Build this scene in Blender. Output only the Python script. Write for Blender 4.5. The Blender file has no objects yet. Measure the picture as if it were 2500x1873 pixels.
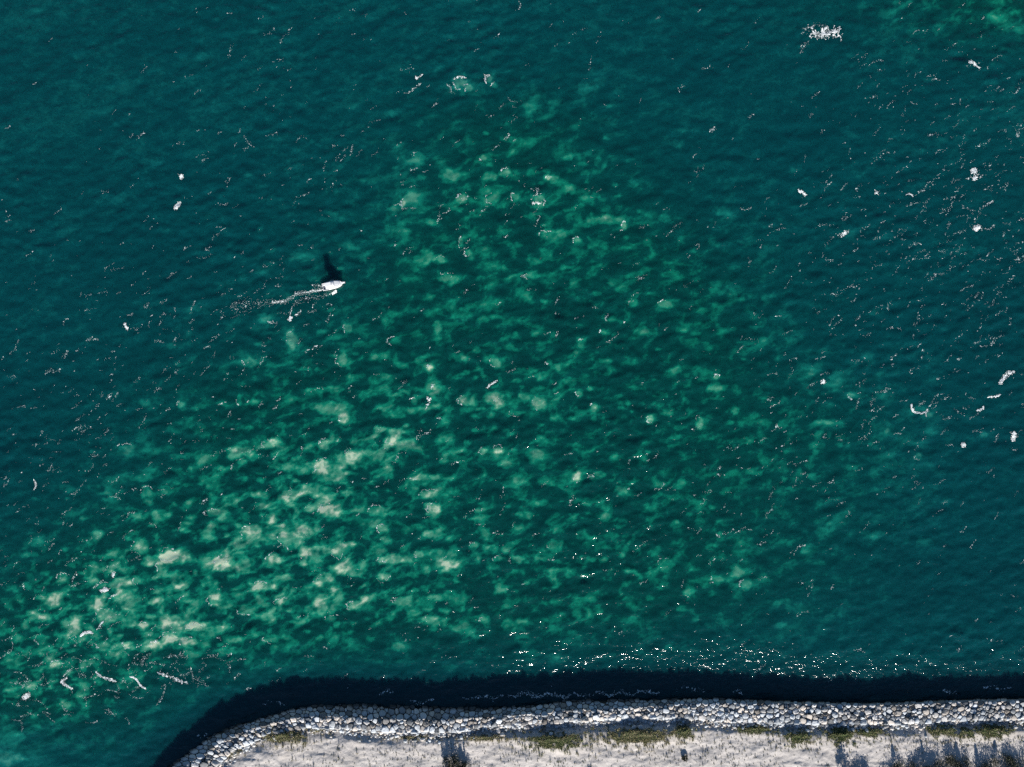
import bpy, bmesh, math, random
import numpy as np
from mathutils import Vector, Matrix

R = math.radians
rng = np.random.default_rng(11)
random.seed(11)
scene = bpy.context.scene
col = scene.collection

# ---------------------------------------------------------------- camera, sky, sun, exposure
S = 0.12                     # metres of water surface per photograph pixel
FPX = 1900.0                 # focal length in photograph pixels
HCAM = FPX * S               # drone height above the water
SUN_EL, SUN_AZ_LEFT = 20.0, 8.0   # elevation; shadows run up the picture, a little to the left

cam_d = bpy.data.cameras.new('camera')
cam_d.sensor_fit = 'HORIZONTAL'
cam_d.sensor_width = 36.0
cam_d.lens = 36.0 * FPX / 2500.0
cam_d.clip_start = 1.0
cam_d.clip_end = 20000.0
cam = bpy.data.objects.new('camera', cam_d)
cam.location = (0, 0, HCAM)
cam.rotation_euler = (0, 0, 0)
col.objects.link(cam)
scene.camera = cam

# direction in which the light travels (horizontal part): up the picture, slightly left
lx, ly = -math.sin(R(SUN_AZ_LEFT)), math.cos(R(SUN_AZ_LEFT))
ldir = Vector((lx * math.cos(R(SUN_EL)), ly * math.cos(R(SUN_EL)), -math.sin(R(SUN_EL))))
sun_d = bpy.data.lights.new('sun', 'SUN')
sun_d.energy = 5.0
sun_d.angle = R(0.53)
sun_d.color = (1.0, 0.94, 0.87)
sun = bpy.data.objects.new('sun', sun_d)
sun.rotation_euler = ldir.to_track_quat('-Z', 'Y').to_euler()
sun.location = (0, -300, 150)
col.objects.link(sun)

world = bpy.data.worlds.new('World')
scene.world = world
world.use_nodes = True
wn = world.node_tree.nodes
wl = world.node_tree.links
sky = wn.new('ShaderNodeTexSky')
sky.sky_type = 'NISHITA'
sky.sun_disc = False
sky.sun_elevation = R(SUN_EL)
sky.sun_rotation = math.atan2(-lx, -ly)      # azimuth of the sun, clockwise from +Y
sky.altitude = 0
sky.air_density = 1.0
sky.dust_density = 0.1
sky.ozone_density = 4.0
bg = wn['Background']
bg.inputs['Strength'].default_value = 0.05
wl.new(sky.outputs['Color'], bg.inputs['Color'])

scene.view_settings.view_transform = 'Standard'
scene.view_settings.look = 'None'
scene.view_settings.gamma = 1.0
scene.view_settings.exposure = 1.05
scene.view_settings.use_curve_mapping = False
scene.render.engine = 'CYCLES'
scene.cycles.use_denoising = False
scene.cycles.max_bounces = 4
scene.cycles.diffuse_bounces = 2
scene.cycles.glossy_bounces = 2
scene.cycles.transmission_bounces = 2
scene.cycles.caustics_reflective = False
scene.cycles.caustics_refractive = False

# ---------------------------------------------------------------- helpers
def at(u, v, z=0.0):
    """world position of a point at height z that the photograph shows at pixel (u, v)"""
    k = S * (1.0 - z / HCAM)
    return (u - 1250.0) * k, (936.5 - v) * k

_perm = {}
def perlin(x, y, seed=0):
    if seed not in _perm:
        g = np.random.default_rng(1000 + seed)
        p = g.permutation(512)
        a = g.uniform(0, 2 * np.pi, 512)
        _perm[seed] = (np.concatenate([p, p]), np.cos(a), np.sin(a))
    p, gx, gy = _perm[seed]
    xi = np.floor(x).astype(np.int64); yi = np.floor(y).astype(np.int64)
    xf = x - xi; yf = y - yi
    xi &= 511; yi &= 511
    u = xf * xf * xf * (xf * (xf * 6 - 15) + 10); v = yf * yf * yf * (yf * (yf * 6 - 15) + 10)
    x1 = (xi + 1) & 511; y1 = (yi + 1) & 511
    def g(ix, iy, dx, dy):
        h = p[p[ix] + iy]
        return gx[h] * dx + gy[h] * dy
    a = g(xi, yi, xf, yf); b = g(x1, yi, xf - 1, yf)
    c = g(xi, y1, xf, yf - 1); d = g(x1, y1, xf - 1, yf - 1)
    return ((a + u * (b - a)) + v * ((c + u * (d - c)) - (a + u * (b - a)))) * 1.4

def fbm(x, y, octv=4, seed=0, gain=0.5):
    t = 0.0; a = 1.0; n = 0.0
    for i in range(octv):
        t = t + a * perlin(x * 2 ** i + 17.3 * i, y * 2 ** i - 9.1 * i, seed + i)
        n += a * a; a *= gain
    return t / math.sqrt(n)

def sstep(a, b, x):
    t = np.clip((x - a) / (b - a), 0, 1)
    return t * t * (3 - 2 * t)

def mesh_np(name, verts, faces, smooth=False):
    """verts (N,3); faces (M,k) all with the same k"""
    me = bpy.data.meshes.new(name)
    verts = np.asarray(verts, np.float32); faces = np.asarray(faces, np.int32)
    me.vertices.add(len(verts)); me.vertices.foreach_set('co', verts.ravel())
    m, k = faces.shape
    me.loops.add(m * k); me.loops.foreach_set('vertex_index', faces.ravel())
    me.polygons.add(m)
    me.polygons.foreach_set('loop_start', np.arange(0, m * k, k, dtype=np.int32))
    me.polygons.foreach_set('loop_total', np.full(m, k, np.int32))
    if smooth:
        me.polygons.foreach_set('use_smooth', np.ones(m, bool))
    me.update(calc_edges=True)
    return me

def fattr(me, name, vals):
    a = me.attributes.new(name, 'FLOAT', 'POINT')
    a.data.foreach_set('value', np.asarray(vals, np.float32).ravel())

def link(name, me, mat, parent=None):
    o = bpy.data.objects.new(name, me)
    if me is not None and mat is not None:
        me.materials.clear(); me.materials.append(mat)
    col.objects.link(o)
    if parent is not None:
        o.parent = parent
    return o

def tag(o, label=None, cat=None, group=None, kind=None):
    if label: o['label'] = label
    if cat: o['category'] = cat
    if group: o['group'] = group
    if kind: o['kind'] = kind
    return o

class NT:
    """small shader-node writer"""
    def __init__(self, name):
        self.m = bpy.data.materials.new(name); self.m.use_nodes = True
        self.t = self.m.node_tree; self.b = self.t.nodes['Principled BSDF']
    def n(self, typ, **kw):
        o = self.t.nodes.new('ShaderNode' + typ)
        for k, v in kw.items():
            if k in o.inputs: o.inputs[k].default_value = v
            else: setattr(o, k, v)
        return o
    def l(self, a, b): self.t.links.new(a, b)
    def math(self, op, a, b=None, c=None, clamp=False):
        o = self.t.nodes.new('ShaderNodeMath'); o.operation = op; o.use_clamp = clamp
        for i, x in enumerate((a, b, c)):
            if x is None: continue
            if isinstance(x, (int, float)): o.inputs[i].default_value = x
            else: self.l(x, o.inputs[i])
        return o.outputs[0]
    def attr(self, name):
        o = self.t.nodes.new('ShaderNodeAttribute'); o.attribute_name = name
        return o.outputs['Fac']
    def mix(self, f, a, b, mode='MIX'):
        o = self.t.nodes.new('ShaderNodeMix'); o.data_type = 'RGBA'; o.blend_type = mode
        ins = [o.inputs['Factor'], o.inputs['A'], o.inputs['B']]
        ins = [o.inputs[0], o.inputs[6], o.inputs[7]]
        for s, x in zip(ins, (f, a, b)):
            if isinstance(x, (int, float)): s.default_value = x
            elif isinstance(x, tuple): s.default_value = (*x, 1) if len(x) == 3 else x
            else: self.l(x, s)
        return o.outputs[2]
    def ramp(self, f, stops):
        o = self.t.nodes.new('ShaderNodeValToRGB'); e = o.color_ramp.elements
        while len(e) < len(stops): e.new(0.5)
        for i, (p, c) in enumerate(stops):
            e[i].position = p; e[i].color = (*c, 1)
        self.l(f, o.inputs[0]); return o.outputs[0]
    def noise(self, scale, detail=3, rough=0.5, vec=None, dist=0.0):
        o = self.n('TexNoise'); o.inputs['Scale'].default_value = scale
        o.inputs['Detail'].default_value = detail; o.inputs['Roughness'].default_value = rough
        o.inputs['Distortion'].default_value = dist
        if vec is None:
            g = self.n('NewGeometry'); vec = g.outputs['Position']
        self.l(vec, o.inputs['Vector']); return o.outputs['Fac']

def simple_mat(name, color, rough=0.6, var=0.0, scale=3.0, spec=0.4, metal=0.0):
    t = NT(name)
    if var:
        f = t.noise(scale, 4)
        c = t.mix(f, tuple(x * (1 - var) for x in color), tuple(min(1, x * (1 + var)) for x in color))
        t.l(c, t.b.inputs['Base Color'])
    else:
        t.b.inputs['Base Color'].default_value = (*color, 1)
    t.b.inputs['Roughness'].default_value = rough
    t.b.inputs['Specular IOR Level'].default_value = spec
    t.b.inputs['Metallic'].default_value = metal
    return t.m

# ---------------------------------------------------------------- shoreline (photograph pixels)
PAIRS = [((-330, 2590), (-250, 2640)), ((-60, 2360), (30, 2415)), ((120, 2190), (220, 2240)), ((250, 2030), (340, 2085)), ((340, 1935), (425, 1985)),
 ((404, 1873), (470, 1910)), ((433, 1853), (497, 1888)), ((468, 1830), (528, 1862)), ((506, 1800), (556, 1836)),
 ((545, 1780), (585, 1820)), ((590, 1766), (620, 1804)), ((635, 1752), (660, 1790)), ((675, 1740), (700, 1779)),
 ((721, 1727), (735, 1774)), ((775, 1720), (785, 1771)), ((840, 1719), (840, 1775)), ((901, 1719), (901, 1778)),
 ((1000, 1722), (1000, 1782)), ((1090, 1726), (1090, 1782)), ((1216, 1727), (1210, 1767)), ((1311, 1719), (1311, 1763)),
 ((1375, 1709), (1380, 1758)), ((1485, 1708), (1490, 1752)), ((1596, 1706), (1600, 1748)), ((1690, 1703), (1690, 1750)),
 ((1771, 1704), (1771, 1755)), ((1852, 1708), (1850, 1758)), ((2000, 1713), (2000, 1762)), ((2100, 1715), (2100, 1763)),
 ((2226, 1712), (2226, 1760)), ((2362, 1706), (2350, 1754)), ((2500, 1704), (2500, 1752)), ((2650, 1700), (2650, 1750)), ((3100, 1690), (3100, 1742))]
OUT = np.array([p[0] for p in PAIRS], float); INN = np.array([p[1] for p in PAIRS], float)
ARC = np.concatenate([[0], np.cumsum(np.hypot(*np.diff((OUT + INN) / 2, axis=0).T))])

def strip(s, w):
    ox, oy = np.interp(s, ARC, OUT[:, 0]), np.interp(s, ARC, OUT[:, 1])
    ix, iy = np.interp(s, ARC, INN[:, 0]), np.interp(s, ARC, INN[:, 1])
    return ox + (ix - ox) * w, oy + (iy - oy) * w

def crest(u):
    """crest height and where across the revetment it begins"""
    u = np.asarray(u, float)
    hc = np.interp(u, [300, 700, 1250, 1500, 1750, 2000, 2500, 3000], [3.3, 3.7, 3.7, 3.6, 3.0, 2.6, 2.5, 2.5])
    wc = np.interp(u, [300, 600, 900, 1500, 1750, 1900, 2600], [0.40, 0.45, 0.60, 0.50, 0.25, 0.14, 0.12])
    return hc, wc

def stone_z(u, w):
    hc, wc = crest(u)
    t = np.clip(w / wc, -0.6, 1)
    z = -0.35 + (hc + 0.25) * np.where(t < 0, t * 1.1, t ** 0.85 if np.ndim(t) == 0 else np.sign(t) * np.abs(t) ** 0.85)
    return z + np.clip((w - wc) / (1.001 - wc), 0, 1) * 0.12

def seg_signed(px, py, line):
    """signed distance to a polyline; positive inland (right-hand side when walking left to right, v down)"""
    best = np.full(px.shape, 1e9); sg = np.ones(px.shape)
    for (x0, y0), (x1, y1) in zip(line[:-1], line[1:]):
        dx, dy = x1 - x0, y1 - y0
        t = np.clip(((px - x0) * dx + (py - y0) * dy) / (dx * dx + dy * dy), 0, 1)
        ex, ey = px - (x0 + t * dx), py - (y0 + t * dy)
        d = np.hypot(ex, ey)
        cr = dx * (py - y0) - dy * (px - x0)
        m = d < best - 1e-6
        best = np.where(m, d, best); sg = np.where(m, np.sign(cr), sg)
    return best * sg

# green growth: name, u, v, ru, rv, mound height, dryness 0 green .. 1 straw, density, blade height, label
PATCHES = [
 (563, 1838, 28, 11, .7, .75, .8, .55, 'small dry olive grass patch nearest the left end of the stone bank'),
 (690, 1796, 62, 20, 1.0, .65, 1.0, .75, 'dark shaggy olive grass patch beside the bend of the stone bank'),
 (772, 1779, 40, 9, .6, .8, .8, .5, 'thin straw coloured grass strip just right of the bend in the stones'),
 (1010, 1800, 66, 9, .3, .85, .5, .4, 'sparse straw grass fringe on sand above the dark shrub'),
 (1180, 1802, 66, 11, .6, .85, .7, .5, 'dry beige grass strip between the dark shrub and the greenest mound'),
 (1356, 1809, 82, 23, 1.0, .35, 1.25, .6, 'broad rounded green mound of grass, greenest on the left half of the bank'),
 (1555, 1797, 92, 23, 1.0, .6, 1.1, .65, 'long yellow olive grass mound in the middle of the bank'),
 (1668, 1786, 28, 22, .9, .45, 1.0, .6, 'compact green grass tuft at the right end of the long olive mound'),
 (1840, 1781, 52, 15, .6, .35, .9, .5, 'low green grass strip under the widest pale stones'),
 (1948, 1800, 42, 20, .7, .3, 1.0, .55, 'bright green grass clump with straw tips below the low green strip'),
 (2050, 1793, 42, 23, .8, .2, 1.2, .6, 'deep green grass clump with a long tree shadow below it'),
 (2122, 1788, 44, 15, .7, .35, 1.0, .55, 'narrow green grass clump with a yellow lower edge'),
 (2298, 1782, 42, 19, .7, .35, 1.0, .55, 'green grass clump tapering to a point at the sandy gap'),
 (2360, 1792, 20, 17, .6, .3, 1.0, .5, 'smallest round green grass clump right of the sandy gap'),
 (2424, 1783, 55, 22, .8, .4, 1.0, .55, 'wide green grass clump nearest the right edge of the picture'),
]

def land_z(u, v, di, do):
    """height of the ground from the signed distances (pixels) to the inner and outer stone edge"""
    hc, wc = crest(u)
    w = np.clip(do / np.maximum(do - di, 1e-3), 0, 1)
    zin = stone_z(u, w) - 0.60
    zout = np.maximum(-0.9 + do * S * 0.75, -4.0)
    n1 = fbm(u / 90, v / 45, 3, 40); n2 = fbm(u / 26, v / 20, 3, 44)
    dune = hc + 0.15 + 0.26 * n1 + 0.17 * n2
    zr = hc - 0.55 + 0.12 * n2
    zland = zr + (dune - zr) * sstep(14, 40, di)
    zland = np.where(di < 6, zr + (hc - 0.5 - zr) * (1 - np.clip(di / 6, 0, 1)), zland)
    for (pu, pv, ru, rv, mh, *_r) in PATCHES:
        q = ((u - pu) / ru) ** 2 + ((v - pv) / rv) ** 2
        zland = zland + mh * 0.75 * np.exp(-q * 1.3) * sstep(4, 16, di)
    # little wind-blown pits and hummocks
    pit = fbm(u / 7.0, v / 6.0, 2, 48)
    zland = zland + sstep(18, 40, di) * (0.060 * pit - 0.20 * sstep(1.1, 2.0, pit))
    # vehicle ruts along the right
    for off in (0, 12):
        vr = 1853 + off + 10 * np.sin((u - 2000) / 160.0)
        zland = zland - 0.07 * np.exp(-((v - vr) / 2.2) ** 2) * sstep(1850, 2100, u)
    z = np.where(di > 0, zland, zin)
    z = np.where(do < 0, zout, z)
    # far inland it levels out
    return z

# ---------------------------------------------------------------- the sea
DX = 3.0 * S
ux = np.arange(-60, 2560 + 1, 3.0); vy = np.arange(-60, 1920 + 1, 3.0)
def extend(a, far):
    lo = a[0] - far[::-1]; hi = a[-1] + far
    return np.concatenate([lo, a, hi])
far = np.array([12, 36, 80, 160, 320, 700, 1500, 4000, 12000, 30000.0])
UX, VY = extend(ux, far), extend(vy, far)
UU, VV = np.meshgrid(UX, VY)

def wave_field():
    N = 1024
    k1 = np.fft.fftfreq(N, DX) * 2 * np.pi
    kx, ky = np.meshgrid(k1, k1)
    k = np.hypot(kx, ky); k[0, 0] = 1e9
    th = np.arctan2(ky, kx)
    noise = np.fft.fft2(np.random.default_rng(5).standard_normal((N, N)))
    def comp(lam, power, dirn, spread, lcut):
        kp = 2 * np.pi / lam
        a = np.where(k > kp * 0.5, (k / kp) ** (-power), 0) * np.exp(-0.8 * (kp / k) ** 2) * np.exp(-(k * lcut) ** 2)
        return a * (0.22 + np.abs(np.cos(th - dirn)) ** spread)
    # v (pixel rows) runs down, so a crest that rises to the right has its wave vector along (sin, cos)
    d1 = R(62); d2 = R(100)
    a = comp(9.0, 1.9, d1, 6, 0.16) + 0.55 * comp(6.0, 1.9, d2, 4, 0.16)
    z = np.real(np.fft.ifft2(noise * a))
    gx, gy = np.gradient(z, DX)
    return z * (0.125 / np.sqrt((gx ** 2 + gy ** 2).mean()))
WZ = wave_field()
nv, nu = len(vy), len(ux)
Hfine = np.zeros(UU.shape)
i0 = len(far)
rough_zone = 0.55 + 0.45 * sstep(-0.6, 0.9, fbm(UU[i0:i0 + nv, i0:i0 + nu] / 420, VV[i0:i0 + nv, i0:i0 + nu] / 330, 2, 60))
Uf, Vf = UU[i0:i0 + nv, i0:i0 + nu], VV[i0:i0 + nv, i0:i0 + nu]
def blobs(u, v, lst):
    t = np.zeros(u.shape)
    for (x, y, rx, ry, a) in lst:
        t += a * np.exp(-(((u - x) / rx) ** 2 + ((v - y) / ry) ** 2))
    return t
calm = blobs(Uf, Vf, [(2250, 1440, 420, 100, .25), (150, 150, 420, 260, .35), (1900, 250, 420, 260, .3), (420, 1760, 160, 80, .5)])
edge = np.minimum.reduce([sstep(-60, -20, Uf), sstep(2560, 2520, Uf), sstep(-60, -20, Vf)])
Hf = WZ[:nv, :nu] * rough_zone * np.clip(1 - calm, 0.3, 1) * edge * 1.15
Hfine[i0:i0 + nv, i0:i0 + nu] = Hf

def water_z(x, y):
    """height of the water at world x, y inside the detailed area"""
    fu = np.clip((np.asarray(x) / S + 1250 - ux[0]) / 3.0, 0, nu - 1.001)
    fv = np.clip((936.5 - np.asarray(y) / S - vy[0]) / 3.0, 0, nv - 1.001)
    i, j = fu.astype(int), fv.astype(int); a, b = fu - i, fv - j
    return (Hf[j, i] * (1 - a) * (1 - b) + Hf[j, i + 1] * a * (1 - b) + Hf[j + 1, i] * (1 - a) * b + Hf[j + 1, i + 1] * a * b)

# suspended sand: where the sea is green, how dense the clouds are, and each pale boil
GREEN = [(120, 1560, 330, 220, .8), (480, 1380, 380, 260, .8), (820, 1180, 430, 300, .8), (1150, 900, 430, 330, .85), (1230, 560, 330, 260, .75),
         (1500, 1180, 380, 260, .7), (1620, 800, 330, 250, .7), (1250, 330, 230, 130, .45), (2480, -20, 260, 130, .8), (2020, 1060, 220, 140, .4), (1000, 1500, 700, 120, .75), (1500, 1350, 300, 200, .3), (2350, 0, 420, 110, .35), (1420, 720, 300, 300, .4), (2000, 1260, 260, 160, .3), (1650, 1050, 300, 200, .35), (1750, 1400, 330, 130, .35), (80, 1700, 220, 90, .6), (620, 1000, 260, 130, .4)]
DENSE = [(190, 1520, 260, 150, 1.0), (460, 1410, 260, 170, 1.0), (720, 1280, 270, 190, .85), (880, 1100, 260, 150, .65), (1100, 960, 260, 140, .45),
         (950, 1430, 330, 110, .55), (1250, 1370, 240, 110, .35), (1150, 480, 260, 130, .35), (60, 1690, 160, 80, .6), (2420, 10, 330, 110, .45), (800, 1520, 420, 70, .35), (1350, 1250, 330, 200, .2), (1200, 750, 380, 230, .25), (1780, 1000, 260, 120, .2), (1450, 1150, 260, 160, .22), (1650, 1390, 240, 90, .25), (150, 1690, 190, 60, .35)]
DEEP = [(60, 1050, 260, 220, .085), (2480, 900, 170, 420, .06), (2350, 1430, 330, 120, .06), (420, 640, 420, 200, .04), (2150, 600, 260, 240, .03), (1900, 250, 350, 200, .03)]   # clearer, darker water
PUFFS = [  # u, v, ru, rv, strength
 (786,1141,20,20,1),(862,1116,25,22,1),(808,1244,28,14,1),(617,1301,25,18,.95),(707,1317,28,24,.8),(745,1345,16,14,.95),(742,1372,12,10,.95),(669,1364,16,14,.85),(547,1374,24,17,.8),
 (835,1342,24,20,.6),(802,1410,12,10,.75),(647,1431,32,11,.75),(783,1475,16,22,.9),(985,1469,26,12,.9),(522,1464,17,14,.8),(420,1530,22,14,.85),(487,1532,24,10,.9),(411,1355,20,16,.95),
 (932,1290,13,10,.6),(943,1320,14,11,.65),(492,1116,15,17,.6),(568,1108,14,16,.65),(520,1252,18,9,.7),(601,1263,12,10,.55),(1204,971,20,18,.75),(1218,987,14,12,.95),(1316,984,15,16,.95),
 (1011,979,10,8,.65),(981,1087,40,14,.75),(954,1074,14,10,.8),(1215,1101,11,13,.9),(1180,1101,10,9,.7),(1057,1244,17,13,1.2),(1047,1207,22,13,.9),(1412,1165,12,12,1.1),(1443,1167,8,5,.7),
 (1313,1109,14,12,.6),(1036,1166,30,8,.7),(916,1245,15,13,.6),(935,1291,14,12,.5),(1354,1332,16,14,.7),(1155,1335,10,10,.6),(1413,960,8,7,.7),(1449,992,8,7,.65),(1261,1009,18,8,.6),
 (1068,946,14,12,.5),(1131,979,14,11,.6),(136,1468,19,17,.8),(239,1479,10,16,.9),(261,1501,28,16,.9),(182,1534,13,30,.85),(408,1357,22,16,.9),(340,1335,20,16,.7),(549,1373,24,16,.75),
 (391,1381,9,16,.7),(380,1468,30,9,.75),(410,1558,18,15,.95),(478,1531,22,11,.95),(459,1566,20,9,.9),(350,1528,10,9,.8),(427,1528,15,9,.85),(383,1577,16,12,.7),(136,1623,12,12,.75),
 (166,1721,14,12,.6),(196,1707,12,12,.4),(250,1577,14,12,.75),(310,1574,10,9,.85),(283,1463,14,10,.7),(73,1675,16,14,.65),(68,1430,12,10,.5),(337,1417,12,10,.75),(152,1408,12,10,.55),
 (965,1365,40,9,.65),(1023,1354,10,9,.75),(1100,1377,24,9,.8),(1261,1365,16,10,.8),(1215,1365,11,7,.65),(1188,1515,16,14,.45),(1054,1511,15,13,.5),(1223,1438,16,12,.5),(1627,1380,20,16,.45),
 (935,1411,15,12,.55),(1588,1023,9,9,.85),(1750,921,7,7,.75),(1708,1033,9,15,.8),(1796,1004,10,8,.6),(1908,1035,12,10,.5),(2008,1031,22,6,.5),(2034,935,20,17,.35),(2081,965,10,9,.55),
 (1996,1061,12,9,.4),(2269,1011,9,8,.5),(2167,1050,9,8,.55),(2242,1115,9,7,.45),(2402,1061,10,8,.45),(1758,1304,8,7,.65),(1969,1342,14,11,.45),(1927,1327,9,7,.45),(1796,1396,16,14,.55),
 (1823,1427,17,13,.55),(1750,1415,15,12,.5),(1685,1442,16,12,.4),(2008,1296,16,14,.3),(1004,485,22,13,.7),(985,496,6,10,.85),(1234,423,12,11,.6),(1315,488,15,13,.85),(1207,485,20,16,.45),
 (1257,481,10,9,.6),(1127,485,12,10,.55),(1338,436,8,6,1.0),(1350,438,12,9,.6),(1473,538,50,10,.6),(1525,550,7,9,.9),(1334,573,18,14,.5),(1369,569,14,11,.55),(1407,588,9,8,.6),
 (1127,592,6,15,.6),(1142,617,9,8,.65),(1077,634,12,9,.6),(1096,677,26,10,.6),(1300,673,22,8,.45),(1207,742,30,16,.4),(1069,800,11,13,.65),(850,800,11,11,.7),(835,877,17,16,.6),
 (1211,884,14,13,.7),(961,834,14,10,.45),(1050,900,8,8,.75),(1623,742,18,8,.65),(1492,777,12,10,.5),(1546,742,11,9,.5),(1473,811,8,7,.6),(1342,884,8,8,.6),(1419,838,10,10,.5),
 (1019,392,20,10,.5),(1100,427,22,14,.4),(1179,386,8,7,.6),(1388,385,9,8,.45),(1125,203,18,16,.7),(1144,214,10,9,.65),(1196,195,9,10,.75),(1207,209,9,7,.5),(1291,263,16,12,.4),
 (1022,380,14,10,.5),(711,830,14,18,.75),(611,884,18,13,.6),(419,846,10,9,.35),(646,777,16,12,.4),(308,1096,22,13,.6),(442,988,10,8,.6),(573,1104,9,14,.75),(661,1085,22,10,.7),
 (792,1085,13,13,.7),(357,1200,14,12,.55),(381,1265,12,16,.6),(327,1258,17,7,.55),(584,977,7,12,.6),(807,996,24,18,.7),(840,1020,12,11,.9),(600,1490,22,10,.6),(690,1470,20,9,.6),
 (560,1560,24,10,.55),(660,1560,18,9,.5),(860,1480,14,10,.5),(100,1560,16,12,.6),(300,1640,20,9,.3),(250,1430,14,10,.6),(25,1800,34,22,.35),(15,1850,40,18,.45),(90,1760,26,16,.3),(2440,40,60,26,.15),(2480,70,40,20,.15),(2170,35,22,14,.35),
]
_g = np.random.default_rng(91)
MORE = []                                                    # the many weaker boils between the ones listed
_x, _y = _g.uniform(0, 2300, 6000), _g.uniform(150, 1640, 6000)
_w = np.clip(blobs(_x, _y, GREEN), 0, 1) * (.45 + .55 * np.clip(blobs(_x, _y, DENSE), 0, 1))
for _q in np.where(_g.random(6000) < _w * .30)[0]:
    _r = _g.uniform(5, 13)
    MORE.append((_x[_q], _y[_q], _r * _g.uniform(.8, 1.7), _r * _g.uniform(.6, 1.0), _g.uniform(.18, .55) * (.5 + .5 * _w[_q]) + .08))
def sediment(u, v):
    wxn = fbm(u / 85, v / 60, 3, 20); wyn = fbm(u / 85 + 40, v / 60 + 9, 3, 24)
    uw, vw = u + 15 * wxn, v + 12 * wyn
    c, s_ = math.cos(R(20)), math.sin(R(20))
    a, b = uw * c - vw * s_, uw * s_ + vw * c
    g = np.clip(blobs(uw, vw, GREEN), 0, 1)
    d = np.clip(blobs(u, v, DENSE), 0, 1.1)
    m = fbm(a / 58, b / 36, 5, 2, 0.61)                    # cloudy sand streaks; dark gaps also stand for shaded wave backs
    big = fbm(a / 300, b / 130, 2, 9)
    fine = fbm(a / 24, b / 15, 4, 12, 0.62)
    rip = fbm(a / 11, b / 6, 2, 16)  # fine and rip also paint the light and dark of small waves
    cl = sstep(-0.85, 1.6, m + 0.30 * fine + 0.25 * big)
    sed_out = 0.275 + 0.062 * m + 0.045 * big + 0.034 * fine + 0.014 * rip
    sed_out = sed_out - blobs(u, v, DEEP)
    sed_in = 0.105 + 0.48 * cl ** 1.15 + 0.030 * fine + 0.012 * rip
    sed = sed_out + (sed_in - sed_out) * g
    cloud = sstep(0.15, 2.0, m + 0.45 * fine + 0.70 * d - 0.1)
    sed = sed + d * cloud * 0.33
    # each boil: an uneven pale puff, sharper up-current, frayed elsewhere
    ww = fbm(u / 22, v / 20, 3, 70); wz = fbm(u / 22 + 30, v / 20, 3, 74)
    tx = fbm(u / 9, v / 8, 3, 78, 0.6)
    pu_ = np.zeros(u.shape)
    for (x, y, rx, ry, st) in PUFFS + MORE:
        rx, ry = rx * 1.2, ry * 1.2
        cu = (u > x - 3 * rx - 30) & (u < x + 3 * rx + 30) & (v > y - 3 * ry - 30) & (v < y + 3 * ry + 30)
        rows = np.where(cu.any(1))[0]; cols = np.where(cu.any(0))[0]
        if len(rows) == 0 or len(cols) == 0: continue
        sl = (slice(rows[0], rows[-1] + 1), slice(cols[0], cols[-1] + 1))
        du = (u[sl] - x) / rx + 0.55 * ww[sl]; dv = (v[sl] - y) / ry + 0.55 * wz[sl]
        r = np.sqrt(du * du + dv * dv)
        core = sstep(1.15, 0.45, r); halo = np.exp(-(r / 1.7) ** 2)
        val = st * (0.50 * core * (0.86 + 0.18 * tx[sl]) + 0.20 * np.exp(-(((u[sl] - x - .5 * rx) / (2.0 * rx)) ** 2 + ((v[sl] - y) / (1.6 * ry)) ** 2)) * (1 + .3 * tx[sl]))
        pu_[sl] = np.maximum(pu_[sl], val) + 0.12 * np.minimum(pu_[sl], val)
    sed = sed + pu_
    return np.clip(sed, 0.07, 1.15), g

SED = np.full(UU.shape, 0.27); GRN = np.zeros(UU.shape)
sd, gr = sediment(Uf, Vf)
do_w = seg_signed(Uf[::4, ::4].copy(), Vf[::4, ::4].copy(), OUT)
do_w = np.repeat(np.repeat(do_w, 4, 0), 4, 1)[:nv, :nu]
near = sstep(-115, -55, do_w)                              # bank's shadow deepened in the colour: darker water without sand along it
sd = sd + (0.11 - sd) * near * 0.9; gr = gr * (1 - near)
SED[i0:i0 + nv, i0:i0 + nu] = sd * edge + 0.27 * (1 - edge); GRN[i0:i0 + nv, i0:i0 + nu] = gr * edge

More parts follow.
